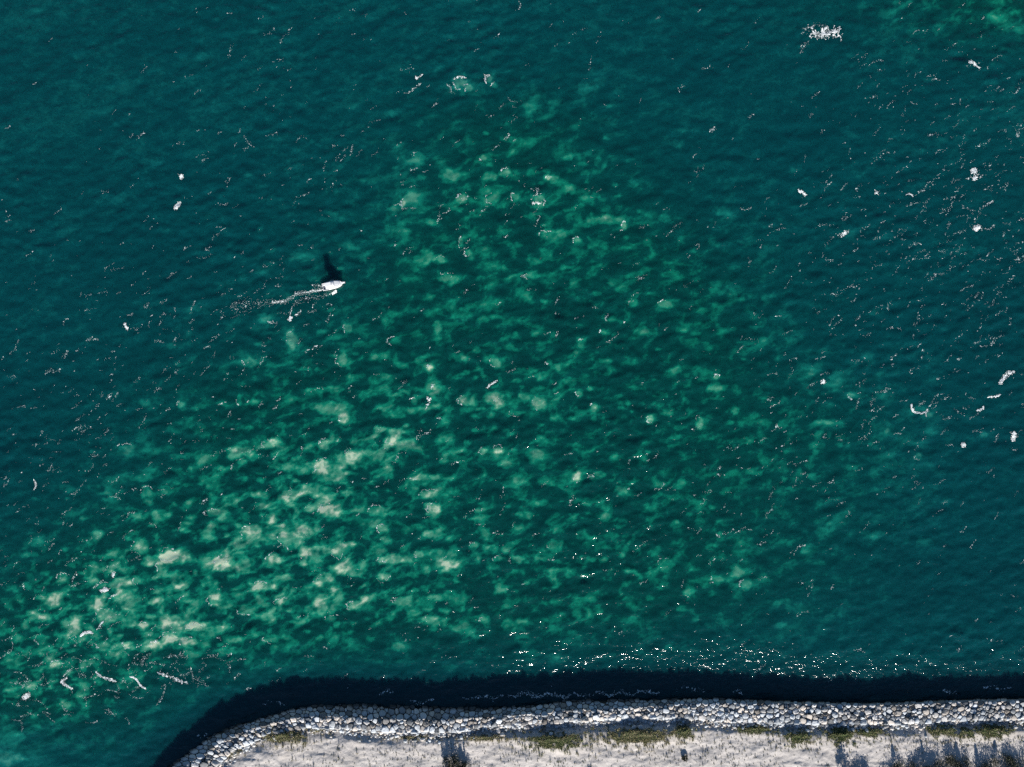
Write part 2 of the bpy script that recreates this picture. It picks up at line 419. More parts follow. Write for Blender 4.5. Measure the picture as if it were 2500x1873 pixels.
def sea_mat():
    t = NT('sea_water')
    sed = t.attr('sand'); g = t.attr('green')
    geo0 = t.n('NewGeometry'); mp0 = t.n('Mapping'); mp0.inputs['Rotation'].default_value = (0, 0, R(-24)); mp0.inputs['Scale'].default_value = (0.6, 1.0, 1.0)
    t.l(geo0.outputs['Position'], mp0.inputs['Vector'])
    f = t.noise(0.60, 5, 0.62, mp0.outputs[0], 0.5); f2 = t.noise(1.7, 4, 0.65, mp0.outputs[0], 0.6)
    s1 = t.math('ADD', sed, t.math('MULTIPLY', t.math('SUBTRACT', f, 0.5), 0.19))
    s1 = t.math('ADD', s1, t.math('MULTIPLY', t.math('SUBTRACT', f2, 0.5), 0.20), clamp=True)  # f2 mottle also draws ripple light and dark as colour
    teal = t.ramp(s1, [(0.0, (.0005, .020, .027)), (.27, (.0006, .041, .0475)), (.5, (.004, .108, .101)), (.75, (.055, .22, .17)), (1.0, (.33, .43, .34))])
    green = t.ramp(s1, [(0.0, (.0005, .020, .022)), (.27, (.0006, .047, .040)), (.5, (.003, .150, .095)), (.75, (.06, .235, .155)), (1.0, (.33, .435, .325))])
    c = t.mix(g, teal, green)
    t.l(c, t.b.inputs['Base Color'])
    t.b.inputs['Roughness'].default_value = 0.7
    t.b.inputs['Specular IOR Level'].default_value = 0.0
    t.b.subsurface_method = 'BURLEY'                       # light spreads a metre or so inside the murky water
    t.b.inputs['Subsurface Weight'].default_value = 1.0
    t.b.inputs['Subsurface Radius'].default_value = (0.3, 1.0, 1.1)
    t.b.inputs['Subsurface Scale'].default_value = 2.4
    t.b.inputs['Coat Weight'].default_value = 1.0
    t.b.inputs['Coat IOR'].default_value = 1.33
    t.b.inputs['Coat Roughness'].default_value = 0.12
    # ripples: stretched along the crests
    geo = t.n('NewGeometry')
    mp = t.n('Mapping'); mp.inputs['Rotation'].default_value = (0, 0, R(-24)); mp.inputs['Scale'].default_value = (0.40, 1.0, 1.0)
    t.l(geo.outputs['Position'], mp.inputs['Vector'])
    r1 = t.noise(1.05, 2, 0.5, mp.outputs[0], 0.4); r2 = t.noise(3.2, 2, 0.5, mp.outputs[0], 0.3)
    h = t.math('MULTIPLY', t.math('ADD', t.math('MULTIPLY', r1, 0.45), t.math('MULTIPLY', r2, 0.135)), t.attr('chop'))
    bp = t.n('Bump'); bp.inputs['Strength'].default_value = 1.0; bp.inputs['Distance'].default_value = 1.0
    t.l(h, bp.inputs['Height']); t.l(bp.outputs[0], t.b.inputs['Coat Normal'])
    bp2 = t.n('Bump'); bp2.inputs['Strength'].default_value = 0.25; bp2.inputs['Distance'].default_value = 0.6
    t.l(h, bp2.inputs['Height']); t.l(bp2.outputs[0], t.b.inputs['Normal'])
    return t.m

ny, nx = UU.shape
idx = np.arange(ny * nx).reshape(ny, nx)
quads = np.stack([idx[1:, :-1].ravel(), idx[1:, 1:].ravel(), idx[:-1, 1:].ravel(), idx[:-1, :-1].ravel()], 1)
X, Y = (UU - 1250) * S, (936.5 - VV) * S
me = mesh_np('sea', np.stack([X.ravel(), Y.ravel(), Hfine.ravel()], 1), quads, True)
fattr(me, 'sand', SED); fattr(me, 'green', GRN)
CHOP = np.full(UU.shape, 0.52)
# waves thrown back by the stone bank make the water along it steeper and choppier
CHOP[i0:i0 + nv, i0:i0 + nu] = (0.52 + 0.72 * sstep(-175, -85, do_w) * sstep(800, 2300, Uf)) * (0.88 + 0.30 * fbm(Uf / 90, Vf / 40, 3, 66))
fattr(me, 'chop', CHOP)
tag(link('sea', me, sea_mat()), 'dark teal choppy sea clouded with pale green sand', None, None, 'structure')

# ---------------------------------------------------------------- the land
gu = np.concatenate([[-30000, -12000, -5000, -2500, -1200, -600], np.arange(-330, 380, 12.0), np.arange(380, 2530, 3.0), np.arange(2530, 3000, 12.0), [3300, 4000, 6000, 12000, 30000]])
gv = np.concatenate([np.arange(1640, 1890, 2.5), np.arange(1890, 2000, 5.0), np.arange(2000, 2700, 20.0), [2900, 3300, 4200, 6000, 12000, 30000]])
GU, GV = np.meshgrid(gu, gv)
fu_, fv_ = np.clip(GU, -330, 3090), np.clip(GV, 0, 2590)
di = seg_signed(fu_, fv_, INN); do = seg_signed(fu_, fv_, OUT)
LZ = land_z(fu_, fv_, di, do)
LX, LY = at(GU, GV, LZ)
ny, nx = GU.shape
idx = np.arange(ny * nx).reshape(ny, nx)
quads = np.stack([idx[1:, :-1].ravel(), idx[1:, 1:].ravel(), idx[:-1, 1:].ravel(), idx[:-1, :-1].ravel()], 1)
dok = do.ravel()[quads].max(1) > -60
vd = np.stack([LX.ravel(), LY.ravel(), LZ.ravel()], 1)
used = np.unique(quads[dok]); remap = np.full(len(vd), -1); remap[used] = np.arange(len(used))
me = mesh_np('dune', vd[used], remap[quads[dok]], True)
soil = np.zeros(GU.shape)
for (pu, pv, ru, rv, mh, *_r) in PATCHES:
    soil += 0.55 * np.exp(-(((GU - pu) / (ru * 1.0)) ** 2 + ((GV - pv) / (rv * 1.0)) ** 2) * 1.2)
soil = np.clip(soil, 0, 0.7)
rub = sstep(26, 8, di)
fattr(me, 'soil', soil.ravel()[used]); fattr(me, 'rubble', rub.ravel()[used])
def sand_mat():
    t = NT('dune_sand')
    f = t.noise(0.35, 5, 0.6); f2 = t.noise(2.6, 4, 0.65)
    c = t.mix(f, (.43, .40, .375), (.58, .555, .53))
    c = t.mix(t.math('MULTIPLY', t.math('SUBTRACT', f2, 0.45, clamp=True), 2.2, clamp=True), c, (.32, .30, .28))
    c = t.mix(t.math('MULTIPLY', t.math('SUBTRACT', t.noise(0.16, 3, 0.6), 0.5, clamp=True), 1.6, clamp=True), c, (.33, .305, .27))
    c = t.mix(t.attr('soil'), c, (.19, .17, .12))
    c = t.mix(t.math('MULTIPLY', t.attr('rubble'), 0.6), c, (.17, .17, .17))
    t.l(c, t.b.inputs['Base Color']); t.b.inputs['Roughness'].default_value = 0.95
    t.b.inputs['Specular IOR Level'].default_value = 0.1
    bp = t.n('Bump'); bp.inputs['Strength'].default_value = 0.8; bp.inputs['Distance'].default_value = 0.14
    t.l(t.noise(1.6, 5, 0.65), bp.inputs['Height']); t.l(bp.outputs[0], t.b.inputs['Normal'])
    return t.m
tag(link('dune_ground', me, sand_mat()), 'pale sandy dune ground behind the stone bank', None, None, 'structure')

def ground_z(u, v):
    u, v = np.asarray(u, float), np.asarray(v, float)
    return land_z(u, v, seg_signed(u, v, INN), seg_signed(u, v, OUT))

# ---------------------------------------------------------------- stone revetment
def stone_mat():
    t = NT('bank_stone')
    a = t.n('Attribute'); a.attribute_name = 'tone'
    f = t.noise(1.3, 5, 0.65); f2 = t.noise(7.0, 3, 0.6)
    c = t.mix(t.math('MULTIPLY', f, 0.55), a.outputs['Color'], (.16, .155, .15), 'MULTIPLY')
    c = t.mix(t.math('MULTIPLY', t.math('SUBTRACT', f2, 0.5, clamp=True), 1.2, clamp=True), a.outputs['Color'], c)
    g = t.n('NewGeometry'); sp = t.n('SeparateXYZ'); t.l(g.outputs['Position'], sp.inputs[0])
    z = t.math('ADD', sp.outputs['Z'], t.math('MULTIPLY', t.math('SUBTRACT', f, 0.5), 0.9))
    wet = t.math('SUBTRACT', 1.0, t.math('MULTIPLY', t.math('SUBTRACT', z, 0.5), 1.1, clamp=True), clamp=True)
    c = t.mix(t.math('MULTIPLY', wet, 0.88), c, (.018, .020, .018))   # weed and wet below the tide line
    t.l(c, t.b.inputs['Base Color']); t.b.inputs['Roughness'].default_value = 0.82
    t.b.inputs['Specular IOR Level'].default_value = 0.25
    bp = t.n('Bump'); bp.inputs['Strength'].default_value = 0.6; bp.inputs['Distance'].default_value = 0.12
    t.l(f2, bp.inputs['Height']); t.l(bp.outputs[0], t.b.inputs['Normal'])
    return t.m
STONE = stone_mat()

def clip_poly(poly, px, py, nx_, ny_):
    """keep the side of the line through p where (q-p).n <= 0"""
    out = []
    for i in range(len(poly)):
        a, b = poly[i], poly[(i + 1) % len(poly)]
        da = (a[0] - px) * nx_ + (a[1] - py) * ny_; db = (b[0] - px) * nx_ + (b[1] - py) * ny_
        if da <= 0: out.append(a)
        if (da < 0) != (db < 0) and da != db:
            k = da / (da - db); out.append((a[0] + (b[0] - a[0]) * k, a[1] + (b[1] - a[1]) * k))
    return out

WID = 54.0
def stone_cells():
    s_lo, s_hi = float(np.interp(200, OUT[:, 0], ARC)), float(np.interp(2620, OUT[:, 0], ARC))
    w_lo, w_hi = -13.0, WID + 2
    pts = []
    g = np.random.default_rng(3)
    # dart throwing with mixed stone sizes
    cell = {}
    tries = 0
    for rad in [13.6] * 300 + [11.0] * 2600 + [8.8] * 9000 + [6.8] * 12000:
        p = (g.uniform(s_lo, s_hi), g.uniform(w_lo, w_hi), rad)
        ci, cj = int(p[0] // 20), int(p[1] // 20)
        ok = True
        for a in (-1, 0, 1):
            for b in (-1, 0, 1):
                for q in cell.get((ci + a, cj + b), ()):
                    if (q[0] - p[0]) ** 2 + ((q[1] - p[1]) * 1.12) ** 2 < ((rad + q[2]) * 0.5) ** 2:
                        ok = False; break
        if ok:
            cell.setdefault((ci, cj), []).append(p); pts.append(p)
    P = np.array(pts)
    cells = []
    for i, (s, w, r) in enumerate(P):
        dd = np.hypot(P[:, 0] - s, P[:, 1] - w)
        nb = np.argsort(dd)[1:16]
        poly = [(s - 11, w - 9), (s + 11, w - 9), (s + 11, w + 9), (s - 11, w + 9)]
        for j in nb:
            q = P[j]; d = dd[j]
            if d > 34: break
            n = ((q[0] - s) / d, (q[1] - w) / d)
            f = 0.5 + 0.5 * (r * r - q[2] * q[2]) / (d * d) * 0.5
            poly = clip_poly(poly, s + n[0] * d * f, w + n[1] * d * f, *n)
            if len(poly) < 3: break
        if len(poly) >= 3 and not (w < 3 and g.random() < .25 - w * .045): cells.append((s, w, r, poly))
    return cells

def poly_area(p):
    return 0.5 * abs(sum(p[i][0] * p[(i + 1) % len(p)][1] - p[(i + 1) % len(p)][0] * p[i][1] for i in range(len(p))))

def cut_corners(p, f):
    out = []
    n = len(p)
    for i in range(n):
        a, b = p[i], p[(i + 1) % n]
        L = math.hypot(b[0] - a[0], b[1] - a[1])
        if L < 1.6:
            out.append(((a[0] + b[0]) / 2, (a[1] + b[1]) / 2)); continue
        out.append((a[0] + (b[0] - a[0]) * f, a[1] + (b[1] - a[1]) * f)); out.append((a[0] + (b[0] - a[0]) * (1 - f), a[1] + (b[1] - a[1]) * (1 - f)))
    return out

def stone_tone(g, u):
    k = g.random()
    v = g.uniform(.34, .60) if k > .26 else g.uniform(.14, .28)
    h = g.random()
    if h < .22: return (v * 1.05, v * .97, v * .88)
    if h < .5: return (v, v * .99, v * .97)
    return (v * .90, v * .97, v * 1.03)

def stone_geo(cellrec, g):
    """verts (world), faces, tone of one quarried block"""
    s, w, r, poly = cellrec
    cx = sum(p[0] for p in poly) / len(poly); cw = sum(p[1] for p in poly) / len(poly)
    poly = [(cx + (p[0] - cx) * g.uniform(.88, .97), cw + (p[1] - cw) * g.uniform(.88, .97)) for p in poly]
    ring = cut_corners(poly, g.uniform(.10, .22))
    n = len(ring)
    u0, v0 = strip(cx, cw / WID)
    z0 = float(stone_z(float(u0), float(cw / WID)))
    bulge = g.uniform(.10, .24); lift = g.normal(0, .14)
    tu, tv = g.normal(0, .17, 2)
    verts = []
    for (scale, dz, jit) in ((.90, -.75, 0), (1.0, -.06, .03), (.88, bulge * .7, .04), (.58, bulge, .06)):
        for (a, b) in ring:
            a2 = cx + (a - cx) * scale * (1 + g.normal(0, .02)); b2 = cw + (b - cw) * scale * (1 + g.normal(0, .02))
            u, v = strip(a2, b2 / WID)
            zz = float(stone_z(float(u), float(b2 / WID)))
            zz = z0 + (zz - z0) * .72                        # blocks lie flatter than the slope
            z = zz + lift + dz + (tu * (a2 - cx) + tv * (b2 - cw)) * S + g.normal(0, jit) 
            x, y = at(u, v, z)
            verts.append((x, y, z))
    c = np.mean(verts[3 * n:], axis=0); verts.append((c[0], c[1], c[2] + .03))
    faces = []
    for k in range(3):
        for i in range(n):
            j = (i + 1) % n
            a, b, c_, d = k * n + i, k * n + j, (k + 1) * n + j, (k + 1) * n + i
            faces += [(a, b, c_), (a, c_, d)]
    for i in range(n):
        faces.append((3 * n + i, 3 * n + (i + 1) % n, 4 * n))
    verts = np.array(verts)
    fl = []
    # orient outwards (strip coordinates are mirrored when v runs down)
    a, b, c_ = verts[3 * n], verts[3 * n + 1], verts[4 * n]
    if np.cross(b - a, c_ - a)[2] < 0: faces = [(f[0], f[2], f[1]) for f in faces]
    return verts, faces, stone_tone(g, u0), (float(u0), float(v0))

def set_tone(me, tones):
    a = me.color_attributes.new('tone', 'FLOAT_COLOR', 'POINT')
    t = np.ones((len(tones), 4), np.float32); t[:, :3] = tones
    a.data.foreach_set('color', t.ravel())

cells = stone_cells()
gs = np.random.default_rng(21)
geos = []
for c in cells:
    v_, f_, tn, uv = stone_geo(c, gs)
    geos.append((poly_area(c[3]) * (1 if (0 < uv[0] < 2500 and uv[1] < 1880 and c[1] > 1) else 0.01), v_, f_, tn, uv))
geos.sort(key=lambda q: -q[0])
# the core the blocks are laid on
cs = np.arange(ARC[0] + 5, ARC[-1] - 5, 14.0); cw_ = np.array([-.28, -.1, .05, .2, .35, .5, .65, .8, .95, 1.05])
CS, CW = np.meshgrid(cs, cw_)
CU, CV = strip(CS, CW)
CZ = stone_z(CU, CW) - .42
cx_, cy_ = at(CU, CV, CZ)
idx = np.arange(CS.size).reshape(CS.shape)
q = np.stack([idx[1:, :-1].ravel(), idx[1:, 1:].ravel(), idx[:-1, 1:].ravel(), idx[:-1, :-1].ravel()], 1)
me = mesh_np('core', np.stack([cx_.ravel(), cy_.ravel(), CZ.ravel()], 1), q, True)
set_tone(me, np.tile((.055, .052, .048), (CS.size, 1)))
bank = link('stone_revetment', None, None)
tag(bank, 'long curving bank of pale grey quarried blocks between sea and dune', 'sea wall')
link('core', me, STONE, bank)
for (a_, v_, f_, tn, uv) in geos[:300]:
    c = v_.mean(0)
    me = mesh_np('stone', v_ - c, f_)
    set_tone(me, np.tile(tn, (len(v_), 1)))
    o = link('stone', me, STONE, bank); o.location = c
def join(name, parts, mat, parent=None):
    vs, fs, ts, k = [], [], [], 0
    for v_, f_, tn in parts:
        vs.append(v_); fs.append(np.asarray(f_) + k); ts.append(np.tile(tn, (len(v_), 1))); k += len(v_)
    me = mesh_np(name, np.concatenate(vs), np.concatenate(fs)); set_tone(me, np.concatenate(ts))
    return link(name, me, mat, parent)
tag(join('smaller_stones', [(v_, f_, tn) for (_a, v_, f_, tn, _u) in geos[300:]], STONE, bank), None, None, None, 'stuff')

# loose rubble behind the blocks
ICO_V, ICO_F = None, None
bm = bmesh.new(); bmesh.ops.create_icosphere(bm, subdivisions=1, radius=1.0)
ICO_V = np.array([v.co[:] for v in bm.verts]); ICO_F = np.array([[v.index for v in f.verts] for f in bm.faces]); bm.free()
def pebble(g, x, y, z, r, stretch=1.3):
    v = ICO_V * (1 + g.normal(0, .16, (len(ICO_V), 1))) * np.array([r * g.uniform(.8, stretch), r * g.uniform(.7, 1.1), r * g.uniform(.5, .8)])
    a = g.uniform(0, 6.28); ca, sa = math.cos(a), math.sin(a)
    v = np.stack([v[:, 0] * ca - v[:, 1] * sa, v[:, 0] * sa + v[:, 1] * ca, v[:, 2]], 1)
    return v + np.array([x, y, z])
gr_ = np.random.default_rng(8)
parts = []
N = 9500
ss = gr_.uniform(np.interp(380, OUT[:, 0], ARC), np.interp(2560, OUT[:, 0], ARC), N)
dd = np.abs(gr_.normal(0, 11, N)) - 3
uu_, vv_ = strip(ss, 1.0 + dd / WID)
keep = gr_.random(N) < np.interp(uu_, [400, 700, 900, 1000, 1700, 2000, 2500], [.55, .4, .6, .9, 1, .7, .6]) * (0.25 + 0.75 * (fbm(uu_ / 40, vv_ / 30, 2, 90) > -.5))
uu_, vv_, dd = uu_[keep], vv_[keep], dd[keep]
zz_ = ground_z(uu_, vv_)
for u, v, z, d in zip(uu_, vv_, zz_, dd):
    r = float(np.clip(gr_.lognormal(-1.2, .40), .13, .7)) * (1.15 if d < 4 else 1)
    x, y = at(u, v, z + r * .3)
    parts.append((pebble(gr_, x, y, z + r * .3, r), ICO_F, stone_tone(gr_, u)))
tag(join('loose_rubble', parts, STONE), 'small broken rubble strewn between the big blocks and the grass', 'rubble', None, 'stuff')

# a few single boulders that lie apart
for (u, v, r, lab) in [(1216, 1781, .75, 'pale boulder lying alone in the shade left of the green mound'),
                       (1254, 1774, .62, 'pale grey boulder beside two others above the beige grass strip'),
                       (1270, 1783, .5, 'smaller boulder at the upper left rim of the green mound'),
                       (1548, 1776, .62, 'left one of two pale boulders above the long olive grass mound'),
                       (1564, 1777, .72, 'right one of two pale boulders above the long olive grass mound'),
                       (2180, 1766, .8, 'flat pale boulder lying just below the stones right of the narrow clump')]:
    z = float(ground_z(np.array([u]), np.array([v]))[0]); x, y = at(u, v, z)
    bm = bmesh.new(); bmesh.ops.create_icosphere(bm, subdivisions=2, radius=1.0)
    for q in bm.verts:
        n = q.co.copy()
        k = 1 + .22 * math.sin(3 * n.x + u) + .16 * math.sin(4.3 * n.y + v) + random.uniform(-.05, .05)
        q.co = Vector((n.x * r * 1.25 * k, n.y * r * .9 * k, max(-.35, min(n.z, .62)) * r * k))
    me = bpy.data.meshes.new('boulder'); bm.to_mesh(me); bm.free()
    set_tone(me, np.tile((.46, .45, .44), (len(me.vertices), 1)))
    o = link('boulder', me, STONE); o.location = (x, y, z + r * .2)
    o.rotation_euler = (0, 0, random.uniform(0, 6)); tag(o, lab, 'boulder', 'boulders lying apart from the bank')

# ---------------------------------------------------------------- grass
def grass_mat():
    t = NT('marram_grass')
    a = t.n('Attribute'); a.attribute_name = 'tone'
    t.l(a.outputs['Color'], t.b.inputs['Base Color']); t.b.inputs['Roughness'].default_value = 0.75
    t.b.inputs['Specular IOR Level'].default_value = 0.2
    return t.m
GRASS = grass_mat()
def blades(u, v, h, nbl, tone_fn, g, spread=.16, wid=.035):
    """tufts of bent three-point blades; u, v, h arrays"""
    z = ground_z(u, v)
    x, y = at(u, v, z)
    n = len(u)
    K = nbl
    ang = g.uniform(0, 2 * np.pi, (n, K)); rr = g.random((n, K)) * spread
    bx = x[:, None] + np.cos(ang) * rr; by = y[:, None] + np.sin(ang) * rr; bz = np.repeat(z[:, None], K, 1) - .03
    hh = h[:, None] * g.uniform(.55, 1.1, (n, K))
    lean = hh * g.uniform(.25, .95, (n, K)); a2 = ang + g.normal(0, .5, (n, K))
    tx, ty = bx + np.cos(a2) * lean, by + np.sin(a2) * lean
    mx, my = bx + np.cos(a2) * lean * .35, by + np.sin(a2) * lean * .35
    ww = wid * g.uniform(.7, 1.5, (n, K)); px, py = -np.sin(a2) * ww, np.cos(a2) * ww
    V = np.stack([np.stack([bx - px, by - py, bz], -1), np.stack([bx + px, by + py, bz], -1),
                  np.stack([mx + px * .8, my + py * .8, bz + hh * .68], -1), np.stack([mx - px * .8, my - py * .8, bz + hh * .68], -1),
                  np.stack([tx, ty, bz + hh * .95], -1)], 2).reshape(-1, 3)
    m = n * K; b = np.arange(m)[:, None] * 5
    F = np.concatenate([b + np.array([0, 1, 2]), b + np.array([0, 2, 3]), b + np.array([3, 2, 4])], 0)
    tn = tone_fn(n, K).reshape(-1, 3)
    return V, F, np.repeat(tn, 5, 0)

gg = np.random.default_rng(31)
GREENS = np.array([(.10, .145, .045), (.13, .175, .06), (.085, .12, .045), (.17, .19, .085)])
STRAWS = np.array([(.36, .31, .18), (.42, .37, .25), (.29, .25, .13), (.22, .20, .10)])
for (pu, pv, ru, rv, mh, dry, dens, bh, lab) in PATCHES:
    n = int(ru * rv * dens * 1.3)
    a = gg.uniform(0, 2 * np.pi, n); r = np.abs(gg.normal(0, .72, n))
    u = pu + np.cos(a) * r * ru * 1.15; v = pv + np.sin(a) * r * rv * 1.1
    k = fbm(u / 16, v / 9, 3, 55) > -.25 + .45 * (np.hypot((u - pu) / ru, (v - pv) / rv) > .8)
    u, v = u[k], v[k]; n = len(u)
    edge_ = np.clip(np.hypot((u - pu) / ru, (v - pv) / rv), 0, 1.3)
    pd = np.clip(dry + .25 * (edge_ - .6) + .2 * fbm(u / 20, v / 14, 2, 58), .03, .97)
    def tones(n_, K_):
        isd = gg.random((n_, K_)) < pd[:, None]
        t = np.where(isd[..., None], STRAWS[gg.integers(0, 4, (n_, K_))], GREENS[gg.integers(0, 4, (n_, K_))])
        return t * gg.uniform(.75, 1.2, (n_, K_, 1))
    V, F, T = blades(u, v, bh * gg.uniform(.7, 1.3, n), 9, tones, gg, .2, .032)
    x0, y0 = at(pu, pv, 3.5); z0 = float(V[:, 2].min()); c = np.array([x0, y0, z0])
    me = mesh_np('grass_clump', V - c, F); set_tone(me, T)
    o = link('grass_clump', me, GRASS); o.location = c
    tag(o, lab, 'grass clump', 'grass clumps along the top of the stone bank')

# thin tussocks dotted over the sand
n = 8500
u = gg.uniform(470, 2530, n); v = gg.uniform(1770, 1905, n)
d_in = seg_signed(u, v, INN)
dn = .12 + .85 * sstep(-.1, 1.0, fbm(u / 70, v / 30, 3, 62)) + .5 * blobs(u, v, [(960, 1830, 60, 40, .8), (1250, 1850, 60, 20, .6), (1420, 1865, 50, 18, .8), (1760, 1840, 90, 25, .9), (2180, 1805, 120, 20, 1.2), (2330, 1815, 120, 12, .8), (1880, 1815, 80, 15, .8)])
dn *= 1 - .8 * blobs(u, v, [(2200, 1845, 200, 12, 1), (760, 1810, 50, 16, .6), (1330, 1845, 70, 10, .8)])
k = (d_in > 14) & (gg.random(n) < dn)
u, v = u[k], v[k]; n = len(u)
def tones(n_, K_):
    isd = gg.random((n_, K_)) < .7
    t = np.where(isd[..., None], STRAWS[gg.integers(0, 4, (n_, K_))] * .75, GREENS[gg.integers(0, 4, (n_, K_))])
    return t * gg.uniform(.6, 1.1, (n_, K_, 1))
V, F, T = blades(u, v, .21 * gg.lognormal(0, .45, n), 10, tones, gg, .17, .035)
me = mesh_np('sparse_beach_grass', V, F); set_tone(me, T)
tag(link('sparse_beach_grass', me, GRASS), 'thin dry grass tussocks dotted all over the pale sand', 'beach grass', None, 'stuff')

# ---------------------------------------------------------------- shrubs at the lower edge
LEAF = NT('shrub_leaf')
_a = LEAF.n('Attribute'); _a.attribute_name = 'tone'
LEAF.l(_a.outputs['Color'], LEAF.b.inputs['Base Color']); LEAF.b.inputs['Roughness'].default_value = .7
LEAF = LEAF.m
BARK = simple_mat('shrub_bark', (.10, .08, .06), .9, .3, 6)
def tube(pts, rad, sides=6):
    vs, fs = [], []
    for i, (p, r) in enumerate(zip(pts, rad)):
        d = (Vector(pts[min(i + 1, len(pts) - 1)]) - Vector(pts[max(i - 1, 0)])).normalized()
        a = d.orthogonal().normalized(); b = d.cross(a)
        for k in range(sides):
            t = 2 * math.pi * k / sides
            vs.append(tuple(Vector(p) + (a * math.cos(t) + b * math.sin(t)) * r))
    for i in range(len(pts) - 1):
        for k in range(sides):
            k2 = (k + 1) % sides
            fs.append((i * sides + k, i * sides + k2, (i + 1) * sides + k2, (i + 1) * sides + k))
    return vs, fs
def shrub(u, v, rad, h, label, nleaf=2600, name='shrub', cat='shrub', spiky=0.0, seed=0):
    g = np.random.default_rng(300 + seed)
    z = float(ground_z(np.array([u]), np.array([v]))[0]); x, y = at(u, v, z)
    root = link(name, None, None); root.location = (x, y, z - .05)
    tag(root, label, cat, 'shrubs along the lower edge')
    vs, fs = [], []
    tips = []
    for i in range(9):
        a = 2 * math.pi * i / 9 + g.normal(0, .25); rr = rad * g.uniform(.35, .85)
        hh = h * g.uniform(.6, .95)
        p = [(0, 0, 0), (math.cos(a) * rr * .3, math.sin(a) * rr * .3, hh * .4), (math.cos(a + .2) * rr * .7, math.sin(a + .2) * rr * .7, hh * .75), (math.cos(a) * rr, math.sin(a) * rr, hh)]
        a_, b_ = tube(p, [.07 * h / 2, .05 * h / 2, .03 * h / 2, .01]); k = len(vs)
        vs += a_; fs += [tuple(q + k for q in f) for f in b_]
        tips += [p[2], p[3]]
    me = mesh_np('trunk', vs, fs, True); link('trunk', me, BARK, root)
    nc = 40
    cen = []
    for i in range(nc):
        a = g.uniform(0, 6.283); r = rad * math.sqrt(g.random()) * .85
        zc = h * (.35 + .5 * g.random()) * (1 - .35 * (r / rad) ** 2)
        cen.append((math.cos(a) * r, math.sin(a) * r, zc, rad * g.uniform(.16, .34)))
    for i in range(int(8 * spiky)):
        a = g.uniform(0, 6.283); r = rad * g.uniform(.1, .8)
        for q in range(4):
            cen.append((math.cos(a) * r, math.sin(a) * r, h * (.8 + .18 * q), rad * .10 * (1.3 - .25 * q)))
    cen = np.array(cen)
    ci = g.integers(0, len(cen), nleaf)
    d = g.normal(size=(nleaf, 3)); d /= np.linalg.norm(d, axis=1)[:, None]
    P = cen[ci, :3] + d * cen[ci, 3:4] * (g.random((nleaf, 1)) ** .4) * np.array([1, 1, .8])
    P[:, 2] = np.maximum(P[:, 2], .1)
    L = g.uniform(.09, .2, (nleaf, 1))
    a = g.normal(size=(nleaf, 3)); a /= np.linalg.norm(a, axis=1)[:, None]
    b = np.cross(a, g.normal(size=(nleaf, 3))); b /= np.linalg.norm(b, axis=1)[:, None]
    V = np.stack([P - a * L, P + b * L * .5, P + a * L, P - b * L * .5], 1).reshape(-1, 3)
    F = np.arange(nleaf * 4).reshape(-1, 4)
    tn = np.array([(.030, .042, .018), (.045, .055, .022), (.06, .055, .03), (.03, .034, .02)])[g.integers(0, 4, nleaf)] * g.uniform(.7, 1.3, (nleaf, 1))
    me = mesh_np('crown', V, F); set_tone(me, np.repeat(tn, 4, 0)); link('crown', me, LEAF, root)
    return root
shrub(1104, 1868, 3.6, 2.0, 'dark round shrub cut by the lower edge, with a long spiky shadow', 4200, spiky=1.2, seed=1)
shrub(1132, 1878, 2.6, 1.6, 'lower dark shrub close against the right of the round one', 2200, spiky=.8, seed=2)
shrub(2062, 1892, 2.2, 3.0, 'tall narrow shrub below the deep green clump, throwing a long column of shade', 2600, spiky=1.0, seed=3)
shrub(2100, 1902, 3.6, 1.7, 'low wide shrub just below the frame under the narrow green clump', 2600, seed=4)
for i, (u, v, r, h) in enumerate([(2200, 1900, 6.0, 1.9), (2257, 1905, 5.0, 2.9), (2315, 1894, 6.5, 2.1), (2375, 1893, 6.5, 2.2), (2440, 1893, 6.8, 2.1), (2505, 1894, 6.8, 2.1)]):
    shrub(u, v, r, h, 'dark shrub, %s of six in a row along the lower right edge' % ['leftmost', 'tallest', 'third from left', 'third from right', 'second from right', 'rightmost'][i], 6500, spiky=.15, seed=10 + i)
shrub(1671, 1850, .9, .9, 'tiny dark shrub standing in for a shaded hollow below the compact green tuft', 700, seed=30)  # shrub added to give the dark spot of a shaded hollow

# ---------------------------------------------------------------- the boat
WHITE = simple_mat('gelcoat_white', (.80, .80, .80), .35, .03, 2)
OFFW = simple_mat('cockpit_sole', (.56, .58, .62), .6, .08, 4)
GLASSM = simple_mat('tinted_window', (.015, .018, .022), .08, 0, 1, .6)
DARK = simple_mat('black_plastic', (.012, .012, .016), .35)
STEEL = simple_mat('stainless_tube', (.62, .62, .64), .25, 0, 1, .5, 1.0)
NAVY = simple_mat('blue_cushion', (.03, .05, .10), .8, .15, 6)
bu, bv = 813.5, 697.5
bx0, by0 = at(bu, bv, 0)
boat = link('motor_boat', None, None)
boat.location = (bx0, by0, 0.0); boat.rotation_euler = (R(-1.5), R(-2.0), R(12.0))
tag(boat, 'small white cabin motor boat under way with a foaming wake', 'boat')
Lh, Bm = 6.05, 2.28
def hw(t):       # half breadth along 0 stern .. 1 bow
    return Bm / 2 * (0.93 + 0.07 * min(1, t / .35)) * (1 if t < .62 else max(0.0, 1 - ((t - .62) / .38) ** 2.2) ** .60)
